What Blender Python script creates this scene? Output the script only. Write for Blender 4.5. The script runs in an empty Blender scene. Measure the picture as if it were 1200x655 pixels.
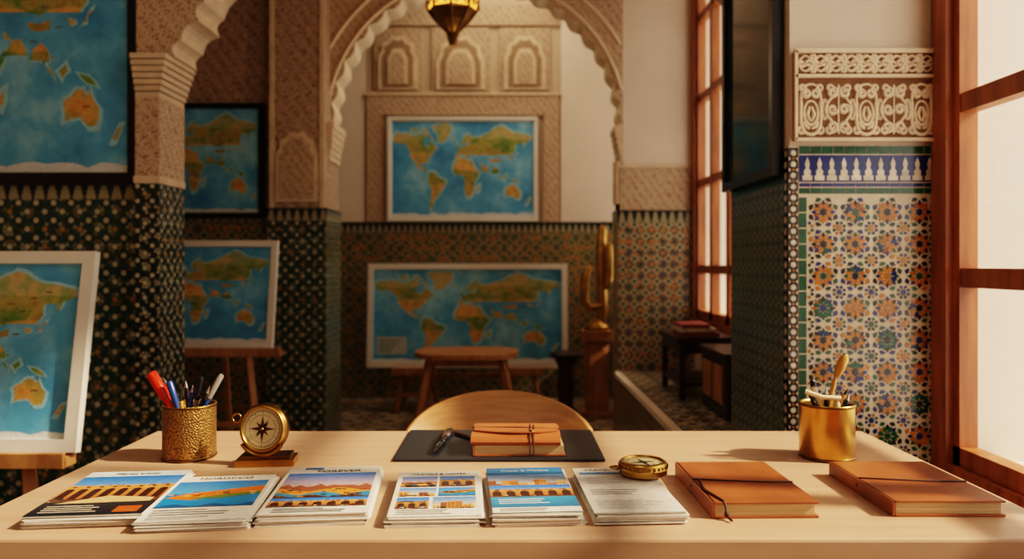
import bpy, math, random
from mathutils import Vector, Matrix, geometry
random.seed(4)
pi=math.pi
T=Matrix.Translation
def R(a,ax): return Matrix.Rotation(a,4,ax)
def S(r,g,b):
    f=lambda c:(c/255/12.92) if c/255<=.04045 else ((c/255+.055)/1.055)**2.4
    return (f(r),f(g),f(b),1)

# ------------------------------------------------------------ materials
class G:
    def __init__(s,name):
        s.mat=bpy.data.materials.new(name); s.mat.use_nodes=True
        s.nt=s.mat.node_tree; s.b=s.nt.nodes['Principled BSDF']; s.l=s.nt.links
    def n(s,t): return s.nt.nodes.new(t)
    def put(s,sock,v):
        if isinstance(v,bpy.types.NodeSocket): s.l.new(v,sock)
        else: sock.default_value=v
    def m(s,op,*a):
        k=s.n('ShaderNodeMath'); k.operation=op
        for i,v in enumerate(a): s.put(k.inputs[i],v)
        return k.outputs[0]
    def mix(s,f,a,b,bt='MIX'):
        k=s.n('ShaderNodeMix'); k.data_type='RGBA'; k.blend_type=bt
        s.put(k.inputs[0],f); s.put(k.inputs[6],a); s.put(k.inputs[7],b); return k.outputs[2]
    def coord(s,kind='Object'): return s.n('ShaderNodeTexCoord').outputs[kind]
    def scale(s,v,sc):
        k=s.n('ShaderNodeMapping'); s.l.new(v,k.inputs[0]); k.inputs['Scale'].default_value=sc; return k.outputs[0]
    def noise(s,v,sc,det=3,rough=.5):
        k=s.n('ShaderNodeTexNoise'); s.l.new(v,k.inputs['Vector']); k.inputs['Scale'].default_value=sc
        k.inputs['Detail'].default_value=det; k.inputs['Roughness'].default_value=rough; return k.outputs[0]
    def ramp(s,f,stops,const=False):
        k=s.n('ShaderNodeValToRGB'); s.put(k.inputs[0],f); cr=k.color_ramp
        if const: cr.interpolation='CONSTANT'
        while len(cr.elements)<len(stops): cr.elements.new(.5)
        for i,(p,c) in enumerate(stops): cr.elements[i].position=p; cr.elements[i].color=c
        return k.outputs[0]
    def bump(s,h,st=.3,d=.01):
        k=s.n('ShaderNodeBump'); k.inputs['Strength'].default_value=st; k.inputs['Distance'].default_value=d
        s.put(k.inputs['Height'],h); s.l.new(k.outputs[0],s.b.inputs['Normal'])
    def fin(s,col,rough=.5,metal=0):
        s.put(s.b.inputs['Base Color'],col); s.put(s.b.inputs['Roughness'],rough); s.b.inputs['Metallic'].default_value=metal
        return s.mat
def pbr(name,c,rough=.5,metal=0,var=.25,sc=8,bst=0,bsc=60,bd=.002):
    g=G(name); o=g.coord(); n=g.noise(o,sc,4)
    d=tuple(x*(1-var) for x in c[:3])+(1,); l=tuple(min(1,x*(1+var*.5)) for x in c[:3])+(1,)
    col=g.ramp(n,[(.3,d),(.7,l)])
    if bst: g.bump(g.noise(o,bsc,4),bst,bd)
    return g.fin(col,rough,metal)
def wood(name,c1,c2,rough=.45,st=(1,14,14),sc=3):
    g=G(name); o=g.scale(g.coord(),st); n=g.noise(o,sc,5,.6)
    g.bump(n,.08,.002)
    return g.fin(g.ramp(n,[(.3,c1),(.7,c2)]),rough)
def zellige(name,p,grout,pal1,pal2,corner,dia,rough=.28):
    g=G(name); sp=g.n('ShaderNodeSeparateXYZ'); g.l.new(g.coord('UV'),sp.inputs[0])
    u=g.m('DIVIDE',sp.outputs[0],p); v=g.m('DIVIDE',sp.outputs[1],p)
    fu=g.m('SUBTRACT',g.m('FRACT',u),.5); fv=g.m('SUBTRACT',g.m('FRACT',v),.5)
    au=g.m('ABSOLUTE',fu); av=g.m('ABSOLUTE',fv)
    def star(x,y): return g.m('MINIMUM',g.m('MAXIMUM',x,y),g.m('MULTIPLY',g.m('ADD',x,y),.7071))
    a=star(au,av); bu=g.m('SUBTRACT',.5,au); bv=g.m('SUBTRACT',.5,av); b=star(bu,bv)
    th=g.m('ARCTAN2',fv,fu); s4=g.m('ABSOLUTE',g.m('SINE',g.m('MULTIPLY',th,4.0)))
    sec=g.m('FLOOR',g.m('MULTIPLY',th,8/(2*pi)))
    cb=g.n('ShaderNodeCombineXYZ'); g.put(cb.inputs[0],g.m('FLOOR',u)); g.put(cb.inputs[1],g.m('FLOOR',v))
    w1=g.n('ShaderNodeTexWhiteNoise'); g.l.new(cb.outputs[0],w1.inputs[0])
    cb2=g.n('ShaderNodeCombineXYZ'); g.put(cb2.inputs[0],g.m('FLOOR',u)); g.put(cb2.inputs[1],g.m('FLOOR',v)); g.put(cb2.inputs[2],sec)
    w2=g.n('ShaderNodeTexWhiteNoise'); g.l.new(cb2.outputs[0],w2.inputs[0])
    k1=g.ramp(w1.outputs[0],[(i/len(pal1),c) for i,c in enumerate(pal1)],True)
    k2=g.ramp(w2.outputs[0],[(i/len(pal2),c) for i,c in enumerate(pal2)],True)
    mc=g.m('LESS_THAN',a,.13)
    mr=g.m('MULTIPLY',g.m('MULTIPLY',g.m('GREATER_THAN',a,.17),g.m('LESS_THAN',a,.34)),g.m('GREATER_THAN',s4,.34))
    mb=g.m('LESS_THAN',b,.13)
    d1=g.m('LESS_THAN',g.m('ADD',g.m('ABSOLUTE',g.m('SUBTRACT',au,.5)),av),.13)
    d2=g.m('LESS_THAN',g.m('ADD',g.m('ABSOLUTE',g.m('SUBTRACT',av,.5)),au),.13)
    c=g.mix(mr,grout,k2); c=g.mix(mb,c,corner); c=g.mix(g.m('MAXIMUM',d1,d2),c,dia); c=g.mix(mc,c,k1)
    c=g.mix(.35,c,g.ramp(g.noise(g.coord('UV'),3,3),[(.3,(.4,.4,.4,1)),(.7,(1,1,1,1))]),'MULTIPLY')
    al=g.m('MAXIMUM',g.m('MAXIMUM',mc,mr),g.m('MAXIMUM',mb,g.m('MAXIMUM',d1,d2)))
    g.bump(al,.25,.002)
    return g.fin(c,rough)
def merlon(name,p,h,z0,dark,light):
    g=G(name); sp=g.n('ShaderNodeSeparateXYZ'); g.l.new(g.coord('UV'),sp.inputs[0])
    fu=g.m('ABSOLUTE',g.m('SUBTRACT',g.m('FRACT',g.m('DIVIDE',sp.outputs[0],p)),.5))
    fv=g.m('DIVIDE',g.m('SUBTRACT',sp.outputs[1],z0),h)
    st=g.m('DIVIDE',g.m('FLOOR',g.m('MULTIPLY',fv,4.0)),4.0)
    w=g.m('SUBTRACT',.40,g.m('MULTIPLY',st,.34))
    inb=g.m('MULTIPLY',g.m('GREATER_THAN',fv,.0),g.m('LESS_THAN',fv,.86))
    return g.fin(g.mix(g.m('MULTIPLY',g.m('LESS_THAN',fu,w),inb),dark,light),.3)
def sebka(name,p,hi,lo):
    g=G(name); sp=g.n('ShaderNodeSeparateXYZ'); g.l.new(g.coord('UV'),sp.inputs[0])
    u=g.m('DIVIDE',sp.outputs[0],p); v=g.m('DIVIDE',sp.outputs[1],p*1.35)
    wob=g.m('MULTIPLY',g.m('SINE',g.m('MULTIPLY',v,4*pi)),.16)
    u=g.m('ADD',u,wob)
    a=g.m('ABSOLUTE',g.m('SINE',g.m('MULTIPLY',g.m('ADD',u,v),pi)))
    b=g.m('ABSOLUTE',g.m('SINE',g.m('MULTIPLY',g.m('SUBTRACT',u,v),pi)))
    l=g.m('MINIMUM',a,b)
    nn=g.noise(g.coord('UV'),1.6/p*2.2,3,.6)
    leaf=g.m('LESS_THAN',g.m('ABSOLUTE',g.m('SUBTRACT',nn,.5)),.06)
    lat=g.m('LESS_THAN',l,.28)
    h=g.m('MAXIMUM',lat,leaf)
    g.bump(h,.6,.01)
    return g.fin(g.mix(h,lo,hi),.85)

plaster=pbr('plaster_warm',S(200,178,152),.9,var=.12,sc=2,bst=.15,bsc=30)
plaster_w=pbr('plaster_white',S(230,214,196),.9,var=.08,sc=2,bst=.1,bsc=40)
stucco=pbr('stucco_carved',S(218,194,164),.85,var=.15,sc=14,bst=.3,bsc=120)
stucco_b=pbr('stucco_bright',S(234,214,186),.8,var=.1,sc=14,bst=.2,bsc=160)
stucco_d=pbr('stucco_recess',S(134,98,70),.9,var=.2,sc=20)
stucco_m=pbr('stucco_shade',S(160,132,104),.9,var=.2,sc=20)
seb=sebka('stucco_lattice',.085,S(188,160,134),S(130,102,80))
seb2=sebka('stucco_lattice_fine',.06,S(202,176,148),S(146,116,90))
amber=S(190,122,44);blk=S(20,22,24);grn=S(30,90,70);blu=S(28,44,100);ivo=S(198,190,160)
zel_back=zellige('zellige_amber',.09,S(150,140,106),[amber,S(50,74,54),grn,amber],[S(176,124,58),S(54,78,62),S(82,94,70),S(124,102,56)],S(44,66,54),S(160,124,66))
zel_left=zellige('zellige_dark',.075,S(38,62,54),[ivo,S(176,134,70),ivo],[S(160,158,128),S(54,92,74),S(42,74,64),S(130,114,70)],ivo,S(42,80,68))
zel_pier=zellige('zellige_checker',.062,S(26,40,36),[ivo,ivo,S(190,150,90)],[S(180,172,142),S(32,58,52),S(160,152,124),S(34,72,60)],ivo,blk)
zel_col=zellige('zellige_column',.075,S(180,168,140),[amber,blk,blu],[S(174,112,44),S(34,76,60),S(32,40,64),S(28,28,32)],grn,amber)
zel_side=zellige('zellige_teal',.05,S(144,156,148),[S(38,82,92),S(40,50,60),S(110,98,60)],[S(30,78,88),S(38,70,74),S(58,90,92)],S(24,50,60),S(46,90,98))
zel_floor=zellige('zellige_floor',.3,S(190,170,140),[S(84,92,84),S(140,104,66)],[S(92,104,94),S(140,118,88),S(80,84,80)],S(70,78,74),S(140,112,78),.35)
zel_bench=zellige('zellige_bench',.16,S(206,192,166),[S(60,80,70),blk],[S(70,86,80),S(50,56,56)],S(50,58,56),S(120,96,66),.3)
mer=merlon('zellige_merlon',.055,.08,1.44,S(24,40,34),S(158,150,120))
t_white=pbr('tile_grout_cream',S(218,204,178),.45,var=.12,sc=20,bst=.1)
def tile(n,c): return pbr('tile_'+n,c,.18,var=.35,sc=25)
t_amber=tile('amber',S(190,118,34)); t_blk=tile('black',S(20,22,30)); t_grn=tile('green',S(24,86,56)); t_blu=tile('cobalt',S(22,42,112)); t_brn=tile('brown',S(136,76,30)); t_ivory=tile('ivory',S(228,218,194))
win_wood=wood('window_wood',S(122,68,36),S(180,108,60),.4,(8,8,1),3)
desk_wood=wood('desk_wood',S(188,148,118),S(202,164,134),.36,(1.2,16,6),2.5)
oak=wood('oak',S(152,102,60),S(198,144,94),.45,(6,6,2),3)
ply=wood('plywood_beech',S(164,114,70),S(198,146,96),.4,(2,6,20),3)
darkwood=wood('dark_wood',S(40,25,17),S(76,48,28),.4)
blackframe=pbr('frame_black',S(18,17,18),.35,var=.1)
whiteframe=pbr('frame_white',S(232,226,216),.4,var=.05)
leather=pbr('leather_tan',S(150,84,46),.42,var=.35,sc=12,bst=.35,bsc=260,bd=.001)
leather_l=pbr('leather_cognac',S(174,100,58),.42,var=.3,sc=12,bst=.35,bsc=260,bd=.001)
leather_d=pbr('leather_cord',S(74,40,24),.5,var=.2)
padm=pbr('leather_black_pad',S(36,38,42),.45,var=.15,bst=.3,bsc=400,bd=.0008)
pages=wood('paper_pages',S(176,148,108),S(216,190,150),.8,(1,1,120),6)
brass=pbr('brass',S(196,154,84),.28,1,var=.3,sc=14)
brass_d=pbr('brass_aged',S(130,96,52),.35,1,var=.4,sc=20)
g=G('brass_hammered'); vo=g.n('ShaderNodeTexVoronoi'); g.l.new(g.coord(),vo.inputs['Vector']); vo.inputs['Scale'].default_value=260
g.bump(g.m('MINIMUM',vo.outputs['Distance'],.6),1,.003)
brass_h=g.fin(g.ramp(vo.outputs['Distance'],[(.15,S(70,52,30)),(.6,S(170,134,82))]),.45,.85)
gold=pbr('gold_leaf',S(206,162,92),.4,1,var=.3,sc=20,bst=.5,bsc=60)
dialm=pbr('dial_ivory',S(226,206,160),.4,var=.1)
g=G('lantern_glass'); g.b.inputs['Emission Color'].default_value=S(255,160,64); g.b.inputs['Emission Strength'].default_value=2.6; lglass=g.fin(S(120,76,40),.2)
g=G('dark_print'); dark_print=g.fin(g.ramp(g.noise(g.coord(),5,4,.6),[(.35,S(22,44,52)),(.55,S(40,78,88)),(.72,S(96,96,70))]),.1)
def plastic(n,c): return pbr('pen_'+n,c,.25,var=.05)
pk=plastic('black',S(22,22,26)); pr=plastic('red',S(206,52,28)); pb=plastic('blue',S(40,70,130)); pg=plastic('grey',S(130,124,120)); pw=plastic('ivory',S(226,206,170)); po=plastic('ochre',S(190,140,70)); steel=pbr('steel',S(190,190,194),.2,1,var=.1)
g=G('printed_paper'); at=g.n('ShaderNodeAttribute'); at.attribute_name='Col'; printed=g.fin(g.mix(.3,at.outputs[0],g.ramp(g.noise(g.coord(),90,4,.7),[(.35,(.35,.35,.35,1)),(.6,(1,1,1,1))]),'MULTIPLY'),.4)
g=G('map_land'); nz=g.noise(g.coord(),9,6,.7)
at=g.n('ShaderNodeAttribute'); at.attribute_name='Col'
land=g.fin(g.mix(.5,at.outputs[0],g.ramp(nz,[(.34,S(80,128,60)),(.46,S(146,158,82)),(.55,S(226,180,110)),(.66,S(176,108,60))])),.5)
g=G('map_ocean'); nz=g.noise(g.coord(),3.5,5,.65)
ocean=g.fin(g.ramp(nz,[(.3,S(64,138,188)),(.5,S(94,172,212)),(.7,S(156,212,230))]),.45)
paper_e=pbr('paper_edges',S(206,198,186),.8,var=.2,sc=60)
g=G('window_glass'); tr=g.n('ShaderNodeBsdfTransparent'); gl=g.n('ShaderNodeBsdfGlossy'); gl.inputs['Roughness'].default_value=.05
ms=g.n('ShaderNodeMixShader'); ms.inputs[0].default_value=.06; g.l.new(tr.outputs[0],ms.inputs[1]); g.l.new(gl.outputs[0],ms.inputs[2])
g.l.new(ms.outputs[0],g.nt.nodes['Material Output'].inputs[0]); winglass=g.mat

# ------------------------------------------------------------ mesh builder
class MB:
    def __init__(s): s.v=[];s.f=[];s.mi=[];s.sm=[];s.c=[];s.mats=[]
    def add(s,vs,fs,mat,M=None,smooth=False,col=None):
        if mat not in s.mats: s.mats.append(mat)
        k=s.mats.index(mat); o=len(s.v)
        for p in vs:
            p=Vector(p); s.v.append(tuple(M@p) if M else tuple(p))
        for f in fs:
            s.f.append([o+i for i in f]); s.mi.append(k); s.sm.append(smooth)
            if col is None: s.c.append([(1,1,1,1)]*len(f))
            elif isinstance(col,list): s.c.append([col[i] for i in f])
            else: s.c.append([col]*len(f))
    def box(s,a,b,mat,M=None):
        x0,y0,z0=a;x1,y1,z1=b
        vs=[(x0,y0,z0),(x1,y0,z0),(x1,y1,z0),(x0,y1,z0),(x0,y0,z1),(x1,y0,z1),(x1,y1,z1),(x0,y1,z1)]
        s.add(vs,[(0,3,2,1),(4,5,6,7),(0,1,5,4),(1,2,6,5),(2,3,7,6),(3,0,4,7)],mat,M)
    def beam(s,p0,p1,w,h,mat,M=None):
        p0=Vector(p0);p1=Vector(p1);d=p1-p0;q=d.to_track_quat('Z','Y').to_matrix().to_4x4()
        X=(M or Matrix())@T(p0)@q
        s.box((-w/2,-h/2,0),(w/2,h/2,d.length),mat,X)
    def lathe(s,prof,mat,M=None,n=32,smooth=True):
        vs=[];fs=[]
        for r,z in prof:
            for i in range(n):
                a=2*pi*i/n; vs.append((r*math.cos(a),r*math.sin(a),z))
        for j in range(len(prof)-1):
            for i in range(n):
                k=(i+1)%n
                if prof[j][0]<1e-7: fs.append((j*n,(j+1)*n+k,(j+1)*n+i))
                elif prof[j+1][0]<1e-7: fs.append((j*n+i,j*n+k,(j+1)*n))
                else: fs.append((j*n+i,j*n+k,(j+1)*n+k,(j+1)*n+i))
        s.add(vs,fs,mat,M,smooth)
    def tube(s,pts,r,mat,M=None,n=8,closed=False):
        pts=[Vector(p) for p in pts]; N=len(pts)
        rs=r if isinstance(r,(list,tuple)) else [r]*N
        vs=[];fs=[];up=None
        for i,p in enumerate(pts):
            a=pts[(i-1)%N] if (i>0 or closed) else p; b=pts[(i+1)%N] if (i<N-1 or closed) else p
            t=(b-a).normalized()
            if up is None:
                up=Vector((0,0,1)) if abs(t.z)<.9 else Vector((1,0,0))
            u=(up-t*up.dot(t))
            if u.length<1e-5: u=t.orthogonal()
            u.normalize(); w=t.cross(u); up=u
            for k in range(n):
                an=2*pi*k/n; vs.append(p+(u*math.cos(an)+w*math.sin(an))*rs[i])
        for i in range(N if closed else N-1):
            j=(i+1)%N
            for k in range(n):
                l=(k+1)%n; fs.append((i*n+k,i*n+l,j*n+l,j*n+k))
        s.add(vs,fs,mat,M,True)
        if not closed:
            s.add(vs[:n],[tuple(range(n-1,-1,-1))],mat,M); s.add(vs[-n:],[tuple(range(n))],mat,M)
    def poly(s,pts,mat,z=0,M=None,col=None):
        v3=[Vector((p[0],p[1],z)) for p in pts]
        tr=geometry.tessellate_polygon([v3]); out=[]
        for t in tr:
            a,b,c=[v3[i] for i in t]
            out.append(tuple(t) if (b-a).cross(c-a).z>0 else (t[0],t[2],t[1]))
        s.add(v3,out,mat,M,False,col)
    def prism(s,pts,z0,z1,mat,M=None,side=None,smooth=False):
        s.poly(pts,mat,z1,M); s.poly(pts,mat,z0,M)
        n=len(pts); vs=[(p[0],p[1],z0) for p in pts]+[(p[0],p[1],z1) for p in pts]
        s.add(vs,[(i,(i+1)%n,n+(i+1)%n,n+i) for i in range(n)],side or mat,M,smooth)
    def rect(s,x0,y0,x1,y1,c,c2=None,z=0,M=None,mat=None):
        c2=c2 or c
        s.add([(x0,y0,z),(x1,y0,z),(x1,y1,z),(x0,y1,z)],[(0,1,2,3)],mat or printed,M,False,[c,c,c2,c2])
    def build(s,name,bevel=0):
        me=bpy.data.meshes.new(name); me.from_pydata(s.v,[],s.f)
        for m in s.mats: me.materials.append(m)
        me.polygons.foreach_set('material_index',s.mi); me.polygons.foreach_set('use_smooth',s.sm)
        me.uv_layers.new(name='UVMap'); me.color_attributes.new('Col','FLOAT_COLOR','CORNER')
        uvs=[];cols=[]
        for p,cc in zip(me.polygons,s.c):
            n=p.normal; ax=max(range(3),key=lambda i:abs(n[i]))
            for j,vi in enumerate(p.vertices):
                co=s.v[vi]
                uvs+= [co[1],co[2]] if ax==0 else ([co[0],co[2]] if ax==1 else [co[0],co[1]])
                cols+= list(cc[j])
        me.uv_layers['UVMap'].data.foreach_set('uv',uvs)
        me.color_attributes['Col'].data.foreach_set('color',cols)
        me.update()
        ob=bpy.data.objects.new(name,me); bpy.context.collection.objects.link(ob)
        if bevel:
            b=ob.modifiers.new('bevel','BEVEL'); b.width=bevel; b.segments=2; b.limit_method='ANGLE'; b.angle_limit=math.radians(50)
        return ob
WALL=R(pi/2,'X')  # local xy -> world xz, local z -> -y
def textob(body,size,M,parent,mat,name='title'):
    cu=bpy.data.curves.new(name,'FONT'); cu.body=body; cu.size=size; cu.align_x='CENTER'; cu.extrude=.0001
    cu.materials.append(mat); o=bpy.data.objects.new(name,cu); bpy.context.collection.objects.link(o)
    o.parent=parent; o.matrix_local=M; return o

# ------------------------------------------------------------ room shell
H=3.8; XR=1.22; XL=-3.2; YB=-1.6; YE=6.7
b=MB(); b.box((XL-.2,YB-.2,-.1),(XR+.25,YE+.2,0),zel_floor); b.build('floor')
b=MB(); b.box((XL-.2,YB-.2,H),(XR+.25,YE+.2,H+.1),plaster); b.build('ceiling')
b=MB(); b.box((XL-.2,YB-.2,0),(XR+.25,YB,H),plaster); b.build('wall_front')
b=MB(); b.box((XL-.2,YB,0),(XL,YE,H),plaster); b.build('wall_left')
opens=[(-1.3,-.15,.614,3.1),(.35,2.13,.614,3.1),(3.95,5.02,.82,3.2),(5.55,6.62,.82,3.2)]  # first opening is added behind the camera to let in fill light
b=MB(); y=YB
for (a,c,z0,z1) in opens:
    b.box((XR,y,0),(XR+.25,a,H),plaster_w); b.box((XR,a,0),(XR+.25,c,z0),plaster_w); b.box((XR,a,z1),(XR+.25,c,H),plaster_w); y=c
b.box((XR,y,0),(XR+.25,YE,H),plaster_w)
b.box((XR+.25,3.5,3.25),(XR+3.0,6.9,3.30),plaster_w)   # added slab out of view, keeps direct sun off the far windows
b.build('wall_right')
for i,(a,c,z0,z1) in enumerate(opens):
    w=MB(); x0,x1=XR+.002,XR+.062
    w.box((x0-.02,a-.06,z0-.06),(x0+.12,c+.06,z0),win_wood)
    w.box((x0-.02,a-.06,z0),(x1,a+.015,z1+.09),win_wood); w.box((x0-.02,c-.015,z0),(x1,c+.06,z1+.09),win_wood)
    w.box((x0-.02,a,z1),(x1,c,z1+.09),win_wood)
    nb=2 if i>1 else 1
    vs=[a+(c-a)*k/(nb+1) for k in range(1,nb+1)]
    for q in vs: w.box((x0,q-.03,z0),(x1-.01,q+.03,z1),win_wood)
    w.box((x0,a,z0),(x1-.01,c,z0+.05),win_wood); w.box((x0,a+.015,z0),(x1-.01,a+.05,z1),win_wood); w.box((x0,c-.045,z0),(x1-.01,c-.015,z1),win_wood)
    hz=[1.125,1.6,2.08,2.56] if i<2 else [1.13,1.68,2.23,2.75]
    for z in hz: w.box((x0+.004,a,z-.026),(x1-.014,c,z+.026),win_wood)
    w.box((x0+.025,a,z0),(x0+.029,c,z1),winglass)
    w.build('window_%d'%(i+1))
    L=bpy.data.lights.new('window_portal','AREA'); L.shape='RECTANGLE'; L.size=z1-z0; L.size_y=c-a; L.cycles.is_portal=True
    lo=bpy.data.objects.new('window_portal',L); bpy.context.collection.objects.link(lo); lo.location=(XR+.24,(a+c)/2,(z0+z1)/2); lo.rotation_euler=(0,pi/2,0)

# back wall
b=MB(); b.box((XL,YE,0),(XR+.25,YE+.2,H),plaster); b.box((XL,YE-.02,0),(XR,YE,1.44),zel_back)
b.box((XL,YE-.024,1.44),(XR,YE,1.53),mer)
f=YE-.03
b.box((.45,YE-.01,1.53),(XR,YE,H),plaster_w); b.box((-1.8,YE-.01,1.53),(-1.26,YE,H),plaster_w)  # white panels put the wall's sunlit brightness into its colour, left end likewise
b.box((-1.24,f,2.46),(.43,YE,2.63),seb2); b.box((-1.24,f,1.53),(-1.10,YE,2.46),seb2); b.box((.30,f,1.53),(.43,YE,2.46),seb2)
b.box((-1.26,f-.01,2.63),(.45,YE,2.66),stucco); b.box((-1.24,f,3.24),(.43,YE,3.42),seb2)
def niche_pts(cx,z0,w,h,n=28,lobes=5,amp=.02):
    r=w/2; zs=z0+h-r*1.15; pts=[(cx-r,z0),(cx+r,z0)]
    for i in range(n+1):
        a=pi*i/n; rr=r-amp*abs(math.sin(a*lobes))
        pts.append((cx+rr*math.cos(a),zs+rr*math.sin(a)*1.15))
    return pts
for cx,w in ((-.968,.34),(-.424,.42),(.134,.36)):
    MW=T((0,YE,0))@WALL
    b.prism([(cx-w/2-.04,2.67),(cx+w/2+.04,2.67),(cx+w/2+.04,3.22),(cx-w/2-.04,3.22)],0,.025,seb2,MW)
    b.prism(niche_pts(cx,2.68,w,.48,lobes=5),.025,.045,stucco,MW)
    b.prism(niche_pts(cx,2.70,w-.07,.42,lobes=5),.045,.05,stucco_m,MW)
    b.prism(niche_pts(cx,2.72,w-.17,.32,lobes=3,amp=.01),.05,.062,stucco,MW)
    b.prism(niche_pts(cx,2.73,w-.22,.27,lobes=3,amp=.01),.062,.066,seb2,MW)
b.build('wall_back')

# arch wall (Y 5.1..5.3)
def lobed(cx,cz,r,n,lobes,amp,a0=pi,a1=0,zs=1):
    out=[]
    for i in range(n+1):
        a=a0+(a1-a0)*i/n; rr=r-amp*abs(math.sin(a*lobes)); out.append((cx+rr*math.cos(a),cz+rr*math.sin(a)*zs))
    return out
b=MB(); MW=T((0,5.3,0))@WALL
arc=lobed(-.22,2.085,.97,160,21,.03)
pts=[(-1.56,2.06),(-1.56,H),(.75,H),(.75,2.06)]+[(p[0],p[1]) for p in reversed(arc)]
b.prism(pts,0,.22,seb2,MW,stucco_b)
for rr,tr in ((.985,.012),(1.09,.012)):
    b.tube([(p[0],5.075,p[1]) for p in lobed(-.22,2.085,rr,80,1,0) if -1.2<p[0]<.74],tr,stucco_b)
for s_,xe in ((1,-1.18),(-1,.745)):
    for k in range(6):
        xx=xe+s_*(.008*k+.01)
        b.box((min(xe,xx),5.0-.012*k if s_>0 else 5.07,1.84+k*.04),(max(xe,xx),5.3,1.88+k*.04),stucco)
b.build('wall_arch')
b=MB()
b.box((.75,5.08,0),(XR,5.3,H),plaster_w)
b.box((.715,5.07,0),(XR,5.3,1.44),zel_col); b.box((.71,5.065,1.44),(XR,5.3,1.52),mer)
b.box((.73,5.068,1.52),(XR,5.3,1.80),seb2); b.box((.72,5.06,1.80),(XR,5.3,1.82),stucco)
b.box((.73,5.09,1.5),(.76,5.3,2.1),stucco)
b.tube([(.715,5.1,1.56),(.715,5.1,1.84)],.028,stucco,n=16)
b.build('wall_column_right')
b=MB()
b.box((-1.53,4.9,1.52),(-1.18,5.3,H),seb)
b.box((-1.53,4.892,1.52),(-1.50,4.9,H),stucco); b.box((-1.21,4.892,1.52),(-1.18,4.9,H),stucco)
b.box((-1.54,4.88,0),(-1.165,5.3,1.44),zel_left); b.box((-1.545,4.875,1.44),(-1.16,5.3,1.52),mer)
MWp=T((0,4.9,0))@WALL
b.prism(niche_pts(-1.355,1.56,.27,.46),0,.012,stucco,MWp); b.prism(niche_pts(-1.355,1.58,.22,.40),.012,.015,seb2,MWp)
b.build('wall_column_left')
b=MB()
b.box((-3.2,5.0,1.52),(-1.53,5.3,H),seb); b.box((-3.2,4.98,0),(-1.54,5.3,1.44),zel_back); b.box((-3.2,4.975,1.44),(-1.545,5.3,1.52),mer)
b.build('wall_alcove')

# near-left wall with pier and near arch
b=MB()
b.box((XL,3.3,0),(-1.56,3.45,H),plaster); b.box((XL,3.285,0),(-1.56,3.3,1.44),zel_left); b.box((XL,3.28,1.44),(-1.56,3.3,1.52),mer)
b.box((XL,3.285,1.52),(-1.56,3.3,H),seb)
b.build('wall_partition_left')
b=MB()
b.box((-1.56,3.2,0),(-1.46,3.45,1.50),zel_pier); b.box((-1.565,3.195,1.5),(-1.455,3.45,1.53),stucco)
b.box((-1.56,3.2,1.53),(-1.46,3.45,1.86),seb2)
for k in range(7): b.box((-1.56,3.2-.008*k,1.86+k*.025),(-1.46+.008*k,3.45,1.881+k*.025),stucco)
b.build('wall_column_near')
ctrl=[(-1.40,2.03),(-1.375,2.1),(-1.30,2.18),(-1.28,2.26),(-1.18,2.37),(-1.13,2.47),(-1.0,2.58),(-.92,2.68),(-.75,2.8),(-.62,2.9),(-.4,3.0),(-.15,3.1)]
def sm(c):
    out=[]
    for i in range(len(c)-1):
        (x0,y0),(x1,y1)=c[i],c[i+1]
        for k in range(5):
            t=k/5; bz=.022*math.sin(pi*t); dx,dy=x1-x0,y1-y0; l=math.hypot(dx,dy)
            out.append((x0+dx*t-dy/l*bz,y0+dy*t+dx/l*bz))
    return out+[c[-1]]
cc=sm(ctrl); mir=[(-.3-p[0],p[1]) for p in reversed(cc[:-1])]
arcA=cc+mir
pts=[(-1.56,2.036),(-1.56,H),(XR,H),(XR,2.036)]+list(reversed(arcA))
b=MB(); b.prism(pts,0,.24,seb2,T((0,3.45,0))@WALL,stucco)
b.build('wall_arch_near')

# right zellige pier
X0,X1,Y0,Y1=.80,XR,2.2,2.76
b=MB(); b.box((X0+.004,Y0+.004,1.5),(X1,Y1,H),plaster_w)
b.box((X0,Y0,0),(X1,Y1,1.503),t_white)
b.box((X0-.002,Y0+.03,0),(X0+.002,Y1,1.40),zel_side)
b.box((X0-.003,Y0+.03,1.40),(X0+.002,Y1,1.49),t_grn)
b.box((X0-.003,Y0-.0015,0),(.8265,Y0+.032,1.495),t_blk)
MP=T((0,Y0,0))@WALL
def poly3(pts,mat,z=.0018): b.prism(pts,-.001,z,mat,MP)
def rot(p,a,cx,cy): return (cx+p[0]*math.cos(a)-p[1]*math.sin(a),cy+p[0]*math.sin(a)+p[1]*math.cos(a))
def star8(cx,cy,r,r2,a0=0,n=8): return [(cx+(r if k%2==0 else r2)*math.cos(a0+pi*k/n),cy+(r if k%2==0 else r2)*math.sin(a0+pi*k/n)) for k in range(2*n)]
ox,P,NC=.853,.0917,4
q_=P/.1223
rc=random.choice
wa=[t_amber]*5+[t_brn]+[t_grn,t_blu]; wb=[t_blk]*4+[t_blu]*3+[t_grn]*3+[t_amber]; wc=[t_amber]*2+[t_blk]*2+[t_blu]*2+[t_grn]
inx=lambda q: all(ox<=x<=ox+NC*P+.0001 for x,_ in q)
sc_=lambda pp:[(x*q_,y*q_) for x,y in pp]
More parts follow.
